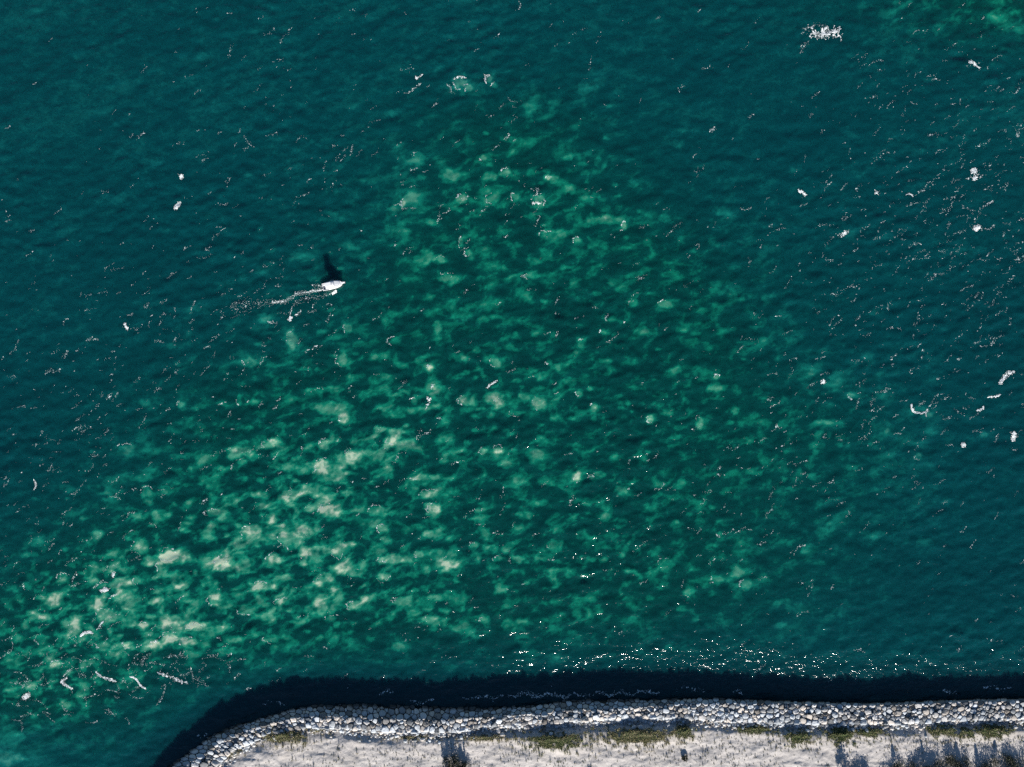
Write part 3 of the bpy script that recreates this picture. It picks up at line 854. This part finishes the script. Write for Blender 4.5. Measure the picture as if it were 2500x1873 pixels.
def loft(name, secs, mat, parent, cap=True, smooth=True):
    n = len(secs[0]); vs = [p for s in secs for p in s]; me = bpy.data.meshes.new(name)
    fs = []
    for i in range(len(secs) - 1):
        for k in range(n - 1):
            fs.append((i * n + k, i * n + k + 1, (i + 1) * n + k + 1, (i + 1) * n + k))
    if cap:
        fs.append(tuple(range(n))[::-1]); fs.append(tuple((len(secs) - 1) * n + k for k in range(n)))
    me.from_pydata(vs, [], fs)
    bm = bmesh.new(); bm.from_mesh(me); bmesh.ops.recalc_face_normals(bm, faces=bm.faces); bm.to_mesh(me); bm.free()
    if smooth: me.polygons.foreach_set('use_smooth', [len(p.vertices) == 4 for p in me.polygons])
    return link(name, me, mat, parent)
def X_(t): return -Lh / 2 + Lh * t
secs = []
for i in range(15):
    t = i / 14; b = hw(t) + .002; sh = .80 + .30 * t ** 2
    keel = -.40 + .55 * max(0, t - .6) ** 1.6 * 2.2
    secs.append([(X_(t), -b, sh), (X_(t), -b * .96, sh - .25), (X_(t) - .12 * t, -b * .82, .05), (X_(t) - .2 * t, 0, keel), (X_(t) - .12 * t, b * .82, .05), (X_(t), b * .96, sh - .25), (X_(t), b, sh)])
loft('hull', secs, WHITE, boat)
def plate(name, ts, zf, thick, mat, parent, inset=0.0, t0=0, t1=1):
    """deck-like sheet that follows the hull outline"""
    vs = []; top = []
    n = len(ts)
    outline = [(X_(t), hw(t) - inset) for t in ts]
    ring = [(x, y) for x, y in outline] + [(x, -y) for x, y in reversed(outline)]
    bm = bmesh.new()
    bot = [bm.verts.new((x, y, zf((x + Lh / 2) / Lh))) for x, y in ring]
    tp = [bm.verts.new((x * 1.0, y * .985, zf((x + Lh / 2) / Lh) + thick)) for x, y in ring]
    m = len(ring)
    for i in range(m):
        j = (i + 1) % m
        bm.faces.new((bot[i], bot[j], tp[j], tp[i]))
    for a in range(n - 1):
        bm.faces.new((tp[a], tp[a + 1], tp[m - 2 - a], tp[m - 1 - a])); bm.faces.new((bot[a + 1], bot[a], bot[m - 1 - a], bot[m - 2 - a]))
    bmesh.ops.recalc_face_normals(bm, faces=bm.faces)
    me = bpy.data.meshes.new(name); bm.to_mesh(me); bm.free()
    return link(name, me, mat, parent)
def box(name, c, s, mat, parent, bev=.03, rot=(0, 0, 0), taper=1.0):
    bm = bmesh.new(); bmesh.ops.create_cube(bm, size=1)
    for q in bm.verts:
        k = taper if q.co.z > 0 else 1
        q.co = Vector((q.co.x * s[0] * k, q.co.y * s[1] * k, q.co.z * s[2]))
    if bev: bmesh.ops.bevel(bm, geom=bm.edges[:], offset=bev, segments=2, profile=.6, affect='EDGES')
    me = bpy.data.meshes.new(name); bm.to_mesh(me); bm.free()
    o = link(name, me, mat, parent); o.location = c; o.rotation_euler = rot
    return o
lin = lambda a, b, n: [a + (b - a) * i / (n - 1) for i in range(n)]
shr = lambda t: .80 + .30 * t ** 2
plate('foredeck', lin(.40, .995, 12), lambda t: shr(t) + .004, .06, WHITE, boat, .02)
plate('cockpit_floor', lin(.02, .40, 6), lambda t: .34, .05, OFFW, boat, .10)
for sgn in (1, -1):
    vs = []
    for t in lin(.0, .42, 7):
        b = hw(t); z = shr(t)
        vs += [(X_(t), sgn * (b + .01), z), (X_(t), sgn * (b - .20), z), (X_(t), sgn * (b - .20), z + .07), (X_(t), sgn * (b + .01), z + .07)]
    fs = []
    for i in range(6):
        for k in range(4): fs.append((i * 4 + k, i * 4 + (k + 1) % 4, i * 4 + 4 + (k + 1) % 4, i * 4 + 4 + k))
    fs += [(0, 1, 2, 3), (24, 25, 26, 27)]
    me = bpy.data.meshes.new('gunwale'); me.from_pydata(vs, [], fs)
    bm = bmesh.new(); bm.from_mesh(me); bmesh.ops.recalc_face_normals(bm, faces=bm.faces); bm.to_mesh(me); bm.free()
    link('gunwale', me, WHITE, boat)
tr = box('transom', (X_(.02), 0, .70), (.22, Bm * .9, .34), WHITE, boat, .04)
# cabin
secs = []
for t, z, k in ((.34, 1.98, .88), (.58, 1.98, .88), (.68, 1.66, .84), (.82, 1.30, .66), (.90, 1.12, .42)):
    b = min(hw(t) - .10, Bm / 2 * k); z0 = shr(t) + .03
    secs.append([(X_(t), -b, z0), (X_(t), -b * .9, z), (X_(t), 0, z + .04), (X_(t), b * .9, z), (X_(t), b, z0)])
cab = loft('cabin', secs, WHITE, boat, True, False)
ws = []
for sgn in (1, -1):
    me = bpy.data.meshes.new('side_window')
    t0, t1 = .39, .54; b = Bm / 2 * .86
    yy = lambda f: sgn * (b * (1 - .1 * f) + .012)
    z0 = .9; H = 1.1
    me.from_pydata([(X_(t0), yy(.45), z0 + H * .42), (X_(t1), yy(.45), z0 + H * .42), (X_(t1), yy(.85), z0 + H * .85), (X_(t0), yy(.85), z0 + H * .85),
                    (X_(t0), yy(.45) + sgn * .012, z0 + H * .42), (X_(t1), yy(.45) + sgn * .012, z0 + H * .42), (X_(t1), yy(.85) + sgn * .012, z0 + H * .85), (X_(t0), yy(.85) + sgn * .012, z0 + H * .85)], [],
                   [(0, 1, 2, 3), (4, 5, 6, 7), (0, 1, 5, 4), (1, 2, 6, 5), (2, 3, 7, 6), (3, 0, 4, 7)])
    link('side_window', me, GLASSM, cab)
box('hatch', (X_(.76), 0, 1.345), (.50, .50, .05), WHITE, cab, .015, (0, R(24), 0))
# hard top over the helm and the cockpit front
top = []
for t in (.205, .25, .40, .55, .62):
    b = Bm / 2 * (.80 if t in (.205, .62) else .88)
    top.append([(X_(t), -b, 2.06), (X_(t), -b * .9, 2.13), (X_(t), 0, 2.17), (X_(t), b * .9, 2.13), (X_(t), b, 2.06), (X_(t), 0, 2.05)])
hard = loft('hardtop', top, WHITE, boat, True, True)
box('roof_hatch', (X_(.45), .25, 2.175), (.42, .42, .03), OFFW, hard, .01)
for sx in (.215,):
    for sgn in (1, -1):
        vs, fs = tube([(X_(sx), sgn * .88, .85), (X_(sx) + .04, sgn * .84, 2.08)], [.03, .03], 8)
        link('hardtop_post', mesh_np('hardtop_post', vs, fs, True), STEEL, boat)
# lookout platform above the hardtop: throws the narrow upper part of the shadow
for sx, sy in ((.29, .55), (.29, -.55), (.47, .55), (.47, -.55)):
    vs, fs = tube([(X_(sx), sy, 2.10), (X_(.38) + (X_(sx) - X_(.38)) * .8, sy * .72, 3.22)], [.028, .022], 8)
    link('tower_leg', mesh_np('tower_leg', vs, fs, True), STEEL, boat)
box('tower_roof', (X_(.38), 0, 3.25), (1.8, 1.15, .07), WHITE, boat, .03)
box('tower_shadow_box', (X_(.38) + .02, 0, 2.66), (1.5, .9, .86), WHITE, boat, .05)  # solid box added under the roof to fill out the tower's shadow
# bow pulpit, rail, anchor, motor, seats
pul = plate('bow_pulpit', lin(.93, .995, 4), lambda t: shr(t) + .065, .05, WHITE, boat, .02)
me = bpy.data.meshes.new('pulpit_plank'); bm = bmesh.new(); bmesh.ops.create_cube(bm, size=1)
for q in bm.verts: q.co = Vector((q.co.x * 1.05 + X_(1.0) + .28, q.co.y * (.42 if q.co.x > 0 else .62), q.co.z * .09 + 1.14))
bmesh.ops.bevel(bm, geom=bm.edges[:], offset=.04, segments=2, affect='EDGES'); bm.to_mesh(me); bm.free()
link('plank', me, WHITE, pul)
for sgn in (1, -1):
    pts = [(X_(t), sgn * (hw(t) - .06), shr(t) + .55) for t in lin(.62, .97, 9)] + [(X_(1.0) + .62, sgn * .16, 1.62)]
    vs, fs = tube(pts, [.018] * len(pts), 6)
    rail = link('bow_rail', mesh_np('bow_rail', vs, fs, True), STEEL, boat)
    for t in (.66, .78, .90):
        vs, fs = tube([(X_(t), sgn * (hw(t) - .08), shr(t)), (X_(t), sgn * (hw(t) - .06), shr(t) + .55)], [.014, .014], 6)
        link('stanchion', mesh_np('stanchion', vs, fs, True), STEEL, rail)
mot = box('outboard_motor', (X_(-.035), -.28, .98), (.52, .34, .46), DARK, boat, .09, (0, R(-6), 0), .82)
box('motor_leg', (.02, 0, -.55), (.18, .12, .80), DARK, mot, .03)
box('motor_bracket', (.26, 0, -.22), (.22, .26, .28), STEEL, mot, .02)
st = box('helm_seat', (X_(.30), .0, .72), (.45, 1.0, .62), OFFW, boat, .06)
box('backrest', (-.2, 0, .42), (.10, .95, .30), NAVY, st, .04)
box('bait_box', (X_(.155), .12, .55), (.42, .36, .34), NAVY, boat, .04)
box('cooler', (X_(.10), .62, .52), (.62, .38, .36), WHITE, boat, .05)

# ---------------------------------------------------------------- foam
def foam_mat():
    t = NT('sea_foam')
    f = t.noise(3.0, 4, 0.6)
    c = t.mix(f, (.70, .75, .76), (.90, .90, .88))
    t.l(t.mix(t.attr('froth'), (.09, .22, .23), c), t.b.inputs['Base Color'])   # thin froth lets the water show
    t.b.inputs['Roughness'].default_value = 0.9; t.b.inputs['Specular IOR Level'].default_value = 0.1
    return t.m
FOAM = foam_mat()
gf = np.random.default_rng(77)
def flakes(u, v, a, b, ang, lift=.02, dome=.02):
    """low irregular blobs of froth riding on the water; u, v pixels, a, b half sizes in metres, ang radians (counter-clockwise)"""
    n = len(u); K = 7
    x, y = at(u, v, 0)
    th = np.arange(K) * 2 * np.pi / K + gf.uniform(0, 1, (n, 1))
    rr = gf.uniform(.35, 1.35, (n, K))
    lx_, ly_ = np.cos(th) * rr * a[:, None], np.sin(th) * rr * b[:, None]
    ca, sa = np.cos(ang)[:, None], np.sin(ang)[:, None]
    vx = x[:, None] + lx_ * ca - ly_ * sa; vy_ = y[:, None] + lx_ * sa + ly_ * ca
    vz = water_z(vx, vy_) + .012
    cz = water_z(x, y) + lift + dome * gf.random(n)
    V = np.concatenate([np.stack([vx, vy_, vz], -1), np.stack([x, y, cz], -1)[:, None, :]], 1).reshape(-1, 3)
    base = np.arange(n)[:, None] * (K + 1)
    F = np.concatenate([np.concatenate([base + i, base + (i + 1) % K, base + K], 1) for i in range(K)], 0)
    return V, F
def streaks(cu, cv, cnt, length, ang, wid, size, curve=.4, gap=.0):
    """clusters of flakes along short wavy threads; everything in pixels, ang in degrees rising to the right"""
    U_, V_, A_, B_, G_ = [], [], [], [], []
    for i in range(len(cu)):
        k = int(cnt[i])
        if k < 1: continue
        t = gf.uniform(-.5, .5, k) * length[i]
        a = R(ang[i]); cv_ = gf.normal(0, curve)
        off = gf.normal(0, wid[i], k) * (0.35 + gf.random(k)) + cv_ * (t ** 2) / max(length[i], 1)
        U_.append(cu[i] + t * math.cos(a) - off * math.sin(a)); V_.append(cv[i] - t * math.sin(a) - off * math.cos(a))
        sz = size[i] * gf.lognormal(0, .45, k)
        A_.append(sz); B_.append(sz * gf.uniform(.2, .5, k)); G_.append(a + 2 * cv_ * t / max(length[i], 1) + gf.normal(0, .45, k))
    return [np.concatenate(q) for q in (U_, V_, A_, B_, G_)]
def path_foam(pts, n, wid, size, taper=True):
    """foam along a path of pixels"""
    n = int(n * 1.35)
    P = np.array(pts, float); d = np.concatenate([[0], np.cumsum(np.hypot(*np.diff(P, axis=0).T))])
    t = gf.random(n) * d[-1]
    u = np.interp(t, d, P[:, 0]); v = np.interp(t, d, P[:, 1])
    e = 1.0
    du = np.interp(t + e, d, P[:, 0]) - np.interp(t - e, d, P[:, 0]); dv = np.interp(t + e, d, P[:, 1]) - np.interp(t - e, d, P[:, 1])
    w = wid if np.isscalar(wid) else np.interp(t / d[-1], np.linspace(0, 1, len(wid)), wid)
    a = np.arctan2(-dv, du); o = gf.normal(0, 1, n) * w * gf.lognormal(-.15, .55, n) * np.sin(np.clip(t / d[-1], .06, .94) * np.pi) ** .5
    o = np.clip(o, -1.7 * w, 1.7 * w)
    n_ = n
    sz = .62 * size * gf.lognormal(0, .5, n)
    return [u + np.sin(a) * o, v + np.cos(a) * o, sz, sz * gf.uniform(.2, .6, n), a + gf.normal(0, .5, n)]
def foam_obj(name, arrs, thin=False, **kw):
    a = [np.concatenate([q[i] for q in arrs]) for i in range(5)]
    V, F = flakes(*a, **kw)
    c = V.mean(0); c[2] = 0
    me = mesh_np(name, V - c, F)
    n = len(a[0]); th = np.clip(gf.normal(.62, .30, n) if thin else gf.normal(.95, .2, n), .06, 1)
    fattr(me, 'froth', np.repeat(th, 8))
    o = link(name, me, FOAM); o.location = c
    return o

# wake of the boat
wk = [path_foam([(790, 707), (770, 711), (749, 714), (726, 716), (712, 725), (699, 736), (681, 737), (665, 739)], 400, [1.6, 2.4, 3.0, 3.4, 3.8, 4.6], .125),
      path_foam([(818, 714), (808, 717), (789, 723), (770, 726), (755, 727), (730, 734), (716, 745)], 190, [1.6, 3.0, 3.5, 4.5, 5.0], .10),
      path_foam([(822, 710), (817, 714), (812, 718)], 70, 1.7, .22),
      path_foam([(788, 700), (775, 698), (760, 696)], 50, 2.6, .10),
      path_foam([(788, 704), (772, 707), (756, 711)], 70, 2.4, .11),
      path_foam([(681, 737), (647, 740), (627, 742), (602, 739), (566, 741)], 210, [4, 6, 7, 6], .085),
      path_foam([(562, 745), (575, 756), (600, 755), (615, 750)], 90, 8, .075),
      path_foam([(716, 745), (710, 758), (708, 768)], 22, 1.6, .14)]
tag(foam_obj('boat_wake', wk), 'curving white wake trailing left behind the motor boat', 'wake')

# the larger white patches, one by one
def blob_foam(u, v, ru, rv, n, size=.2, ang=30, lace=.5):
    n = int(n * 2.6)
    q = gf.uniform(0, 2 * np.pi, n); r = np.minimum(np.abs(gf.normal(0, .55, n)), gf.uniform(.8, 1.15, n))
    du, dv = np.cos(q) * r * ru, np.sin(q) * r * rv
    k = np.abs(fbm((u + du) / 9, (v + dv) / 6, 2, 99)) < 1.05 - lace * .55
    du, dv = du[k], dv[k]; m = len(du)
    a = R(ang); sz = .55 * size * gf.lognormal(0, .45, m)
    return [u + du * math.cos(a) + dv * math.sin(a), v - du * math.sin(a) + dv * math.cos(a), sz, sz * gf.uniform(.35, .8, m), a + gf.normal(0, .6, m)]
EXTRA = []
def patch(label, main, *extra, keep=False):
    if not keep:
        EXTRA.extend(extra); extra = ()
    tag(foam_obj('foam_patch', [main, *extra], lift=.03, dome=.05), label, 'foam patch', 'larger white foam patches on the sea')
_loops = []
for q in range(34):
    x, y = 2012 + gf.uniform(-36, 36), 84 + gf.normal(0, 7)
    a = gf.normal(62, 30); L = gf.uniform(8, 20); b = gf.normal(0, 16); pts = []
    for t_ in range(6):
        pts.append((x, y)); x += math.cos(R(a)) * L / 5; y -= math.sin(R(a)) * L / 5; a += b
    _loops.append(path_foam(pts, int(L * .9), .8, .22))
_loops.append(blob_foam(2012, 84, 40, 12, 90, .22, 0, 1.1))
_big = [np.concatenate([q[i] for q in _loops]) for i in range(5)]
patch('largest lacy white foam patch, alone near the top right corner', _big, path_foam([(1975, 100), (1960, 115), (1954, 130)], 40, 3, .15), path_foam([(1972, 68), (1990, 60), (2020, 66)], 50, 4, .14))
patch('hooked white foam patch right of the largest lacy one', path_foam([(2368, 150), (2376, 154), (2384, 161), (2391, 166)], 60, 2.0, .26), blob_foam(2370, 151, 6, 5, 18, .26), keep=True)
patch('splashed white foam patch high on the right in the thick of small flecks', blob_foam(2378, 418, 8, 10, 60, .26, 60), blob_foam(2380, 435, 7, 5, 40, .28), path_foam([(2358, 437), (2372, 432)], 14, 1.5, .18), keep=True)
patch('slanted white foam patch on dark water left of the right edge flecks', path_foam([(1948, 462), (1957, 469), (1968, 476)], 60, 2.4, .26))
patch('little star shaped foam patch between the slanted patch and the crescent', blob_foam(2140, 471, 5, 4, 26, .2), path_foam([(2136, 464), (2140, 471), (2146, 477)], 10, 1, .14), keep=True)
patch('small foam crescent right of the star shaped patch', path_foam([(2212, 476), (2219, 473), (2226, 475), (2229, 480)], 40, 1.3, .22))
patch('frayed comb of foam on the right half, below the star shaped patch', blob_foam(2062, 570, 12, 5, 70, .2, 40, .7), path_foam([(2040, 570), (2055, 578)], 16, 3, .14))
patch('broken foam patch in the band of flecks at the right', blob_foam(2385, 557, 10, 7, 70, .25, 20, .6), path_foam([(2400, 505), (2412, 500), (2424, 490)], 34, 2, .2))
patch('ragged slanting foam streak by the right edge at mid height', path_foam([(2438, 938), (2446, 931), (2452, 921), (2462, 911), (2478, 908)], 150, 3.2, .24))
patch('white foam hook shaped like a U, brightest on the right half', path_foam([(2225, 990), (2227, 1003), (2238, 1008), (2250, 1009), (2260, 1006), (2265, 999)], 140, 1.4, .27), path_foam([(2265, 999), (2274, 985), (2284, 966), (2306, 960)], 40, 1.2, .14))
patch('smooth foam crescent at the right edge above its longer twin', path_foam([(2412, 970), (2424, 969), (2436, 967), (2444, 963)], 60, 1.5, .25))
patch('thin foam crescent curving up, left of the right edge pair', path_foam([(2384, 1002), (2392, 1001), (2399, 997), (2402, 991)], 50, 1.2, .24))
patch('tall foam blot close to the right edge below the crescents', blob_foam(2475, 1066, 6, 11, 70, .25, -15), path_foam([(2466, 1056), (2478, 1060)], 10, 2, .16), keep=True)
patch('small round foam blot left of and below the tall one', blob_foam(2352, 1086, 7, 6, 44, .22))
patch('foam tangle at the upper rim of a green boil on the right half', blob_foam(2010, 932, 7, 6, 40, .22), path_foam([(2003, 916), (2012, 910), (2026, 912)], 24, 2, .14), path_foam([(1996, 932), (1980, 940), (1970, 948)], 22, 1.6, .13))
patch('oval foam patch alone on the dark upper left water', blob_foam(443, 432, 6, 5, 44, .24), path_foam([(434, 424), (442, 430)], 8, 1, .16), keep=True)
patch('banded foam patch below the oval one on the upper left', blob_foam(433, 503, 12, 6, 90, .22, 52, .7))
patch('foam drop just below the boat wake', blob_foam(709, 777, 4, 7, 46, .24, -15), path_foam([(700, 780), (708, 782)], 8, 1, .15), keep=True)
patch('two lobed foam spot far left of the wake', blob_foam(309, 800, 4, 6, 30, .22), blob_foam(306, 791, 3, 4, 14, .2), keep=True)
patch('thin upright foam crescent near the left edge', path_foam([(82, 1171), (86, 1178), (87, 1188), (83, 1196)], 46, 1.1, .2))
patch('spread white foam splash on the palest green water at lower left', blob_foam(255, 1441, 13, 6, 90, .24, 15, .6), path_foam([(228, 1436), (244, 1424), (253, 1416)], 40, 1.6, .17), blob_foam(277, 1403, 4, 8, 30, .22, -20))
patch("arched foam splash below the spread one at lower left", path_foam([(196, 1553), (206, 1545), (217, 1543), (227, 1547)], 210, 1.6, .23), path_foam([(236, 1538), (244, 1528), (250, 1518)], 40, 1.3, .18))
patch('angular foam streak near the lower left corner', path_foam([(163, 1655), (150, 1663), (155, 1670), (168, 1677), (177, 1683)], 130, 2.0, .22), path_foam([(155, 1652), (164, 1640), (176, 1632)], 40, 1.3, .15))
patch('frothy foam clump in the lower left corner', blob_foam(64, 1700, 12, 7, 90, .22, 35, .6), path_foam([(50, 1712), (38, 1722)], 14, 3, .14))
patch('long wavy foam thread, leftmost of three above the shaded bank end', path_foam([(233, 1640), (245, 1650), (258, 1657), (272, 1660), (284, 1664)], 200, 1.9, .19))
patch('bent foam thread with a knotted end, middle of three above the shaded bank end', path_foam([(318, 1652), (330, 1656), (338, 1666), (345, 1676), (356, 1681)], 300, 1.3, .19), path_foam([(404, 1676), (400, 1692), (392, 1708), (382, 1722)], 50, 1.3, .13))
patch('ropy foam thread, rightmost of three above the shaded bank end', path_foam([(384, 1642), (400, 1647), (420, 1654), (440, 1663), (457, 1668)], 150, 2.2, .2), path_foam([(470, 1655), (490, 1664), (510, 1674)], 40, 3, .13))
patch('foam crook above three pale boils at the top of the green water', path_foam([(1014, 185), (1017, 192), (1024, 188), (1032, 181)], 46, 1.2, .2), path_foam([(986, 226), (995, 228), (1004, 222), (1028, 204)], 44, 1.4, .14))
patch('foam fringe on the middle of three pale boils at the top', path_foam([(1108, 193), (1118, 188), (1128, 187), (1138, 190)], 46, 1.8, .2), path_foam([(1090, 205), (1098, 212), (1104, 222)], 26, 1.6, .15), path_foam([(1096, 222), (1110, 228)], 10, 2, .12))
patch('foam fringe on the right of three pale boils at the top', path_foam([(1196, 182), (1185, 184), (1182, 194), (1188, 204)], 44, 1.6, .18))
patch('fanned foam splash on a boil in the upper middle', path_foam([(1299, 496), (1310, 495), (1322, 497)], 60, 2.0, .2), path_foam([(1328, 484), (1331, 492), (1326, 502)], 26, 1.4, .16), path_foam([(1296, 460), (1306, 464), (1314, 460), (1310, 478)], 44, 2, .15))
patch('slanted foam crest above the pale boil in the centre', path_foam([(1188, 948), (1196, 940), (1206, 934), (1215, 928)], 90, 1.5, .19))
patch('forked foam splash left of the pale boil in the centre', path_foam([(1042, 968), (1048, 978), (1052, 972)], 34, 2, .17), path_foam([(1050, 980), (1044, 990), (1040, 998)], 26, .9, .17))

# scattered flecks
n = 17000
cu, cv = gf.uniform(-20, 2520, n), gf.uniform(-20, 1700, n)
dens = .10 + blobs(cu, cv, [(2400, 480, 240, 260, 1.0), (2150, 560, 330, 220, .42), (2350, 700, 260, 160, .4), (2250, 950, 330, 200, .42), (1950, 1050, 260, 160, .25), (300, 1000, 380, 180, .42), (120, 1180, 260, 260, .40),
       (300, 780, 420, 130, .26), (700, 760, 200, 100, .35), (150, 1560, 260, 160, .75), (420, 1640, 260, 60, .55), (700, 300, 300, 200, .16), (1100, 450, 260, 110, .26), (560, 640, 330, 220, .16), (1500, 480, 240, 160, .10),
       (1900, 1350, 420, 260, .16), (1650, 1250, 260, 160, .14), (800, 1240, 420, 260, .20), (2350, 200, 260, 160, .18)])
dens *= .25 + 1.2 * sstep(-.7, 1.4, fbm(cu / 60, cv / 45, 3, 95))
dens *= 1 - .85 * blobs(cu, cv, [(150, 120, 330, 170, 1), (1600, 300, 260, 240, .8), (2200, 1480, 420, 90, .6)])
dof = seg_signed(cu, cv, OUT)
dens *= sstep(-12, -95, dof)
k = gf.random(n) < dens
cu, cv = cu[k], cv[k]; m = len(cu)
big = gf.random(m) ** 3
arr1 = streaks(cu, cv, 1 + gf.poisson(1.6 + 20 * big), 4 + 32 * big * gf.uniform(.4, 1.4, m), gf.normal(34, 22, m), .5 + 1.7 * big, .035 + .045 * gf.random(m) + .04 * big)
# froth rims on the up-current side of the boils
rim = []
for (x, y, rx, ry, stg) in PUFFS:
    if stg < .45 or gf.random() < .25: continue
    a0 = gf.uniform(90, 230); span = gf.uniform(50, 170)
    th = np.radians(np.linspace(a0 - span / 2, a0 + span / 2, 9))
    w = 1 + gf.normal(0, .14, 9)
    rim.append(path_foam([(x + math.cos(q) * rx * 1.05 * ww, y - math.sin(q) * ry * 1.05 * ww) for q, ww in zip(th, w)], int(gf.uniform(8, 38)), 1.1, .15))
# tangled threads where the current turns round the end of the bank
tang = []
for q in range(75):
    x, y = gf.uniform(0, 560), gf.uniform(1590, 1765)
    if y > 1700 - (x - 300) * .25 + 60 * (x < 330): continue
    a = gf.normal(-12, 28); L = gf.uniform(14, 46); b = gf.normal(0, .5)
    pts = []
    for t_ in np.linspace(0, 1, 7):
        pts.append((x, y)); x += math.cos(R(a)) * L / 6; y -= math.sin(R(a)) * L / 6; a += b * 12 + gf.normal(0, 9)
    tang.append(path_foam(pts, int(L * gf.uniform(.5, 1.2)), gf.uniform(.9, 2.4), .10))
# lapping froth along the shaded foot of the bank
lap = []
for (u0, u1, v0, cnt) in [(1000, 1060, 1714, 26), (1130, 1230, 1703, 40), (1240, 1345, 1697, 90), (1345, 1400, 1698, 45), (1400, 1560, 1694, 95), (1560, 1610, 1690, 30), (1790, 1812, 1692, 16), (930, 960, 1690, 24), (2290, 2340, 1688, 16), (2400, 2470, 1680, 22), (640, 700, 1716, 12), (1650, 1720, 1681, 14), (480, 520, 1798, 10)]:
    lap.append(path_foam([(u, v0 + 4 * math.sin(u / 9.0) + gf.normal(0, 2)) for u in np.linspace(u0, u1, 12)], int(cnt * 1.4), 3.2, .25))
tag(foam_obj('sea_foam', [arr1] + rim + lap + EXTRA + tang, True), 'white flecks of foam scattered over the whole sea', 'sea foam', None, 'stuff')
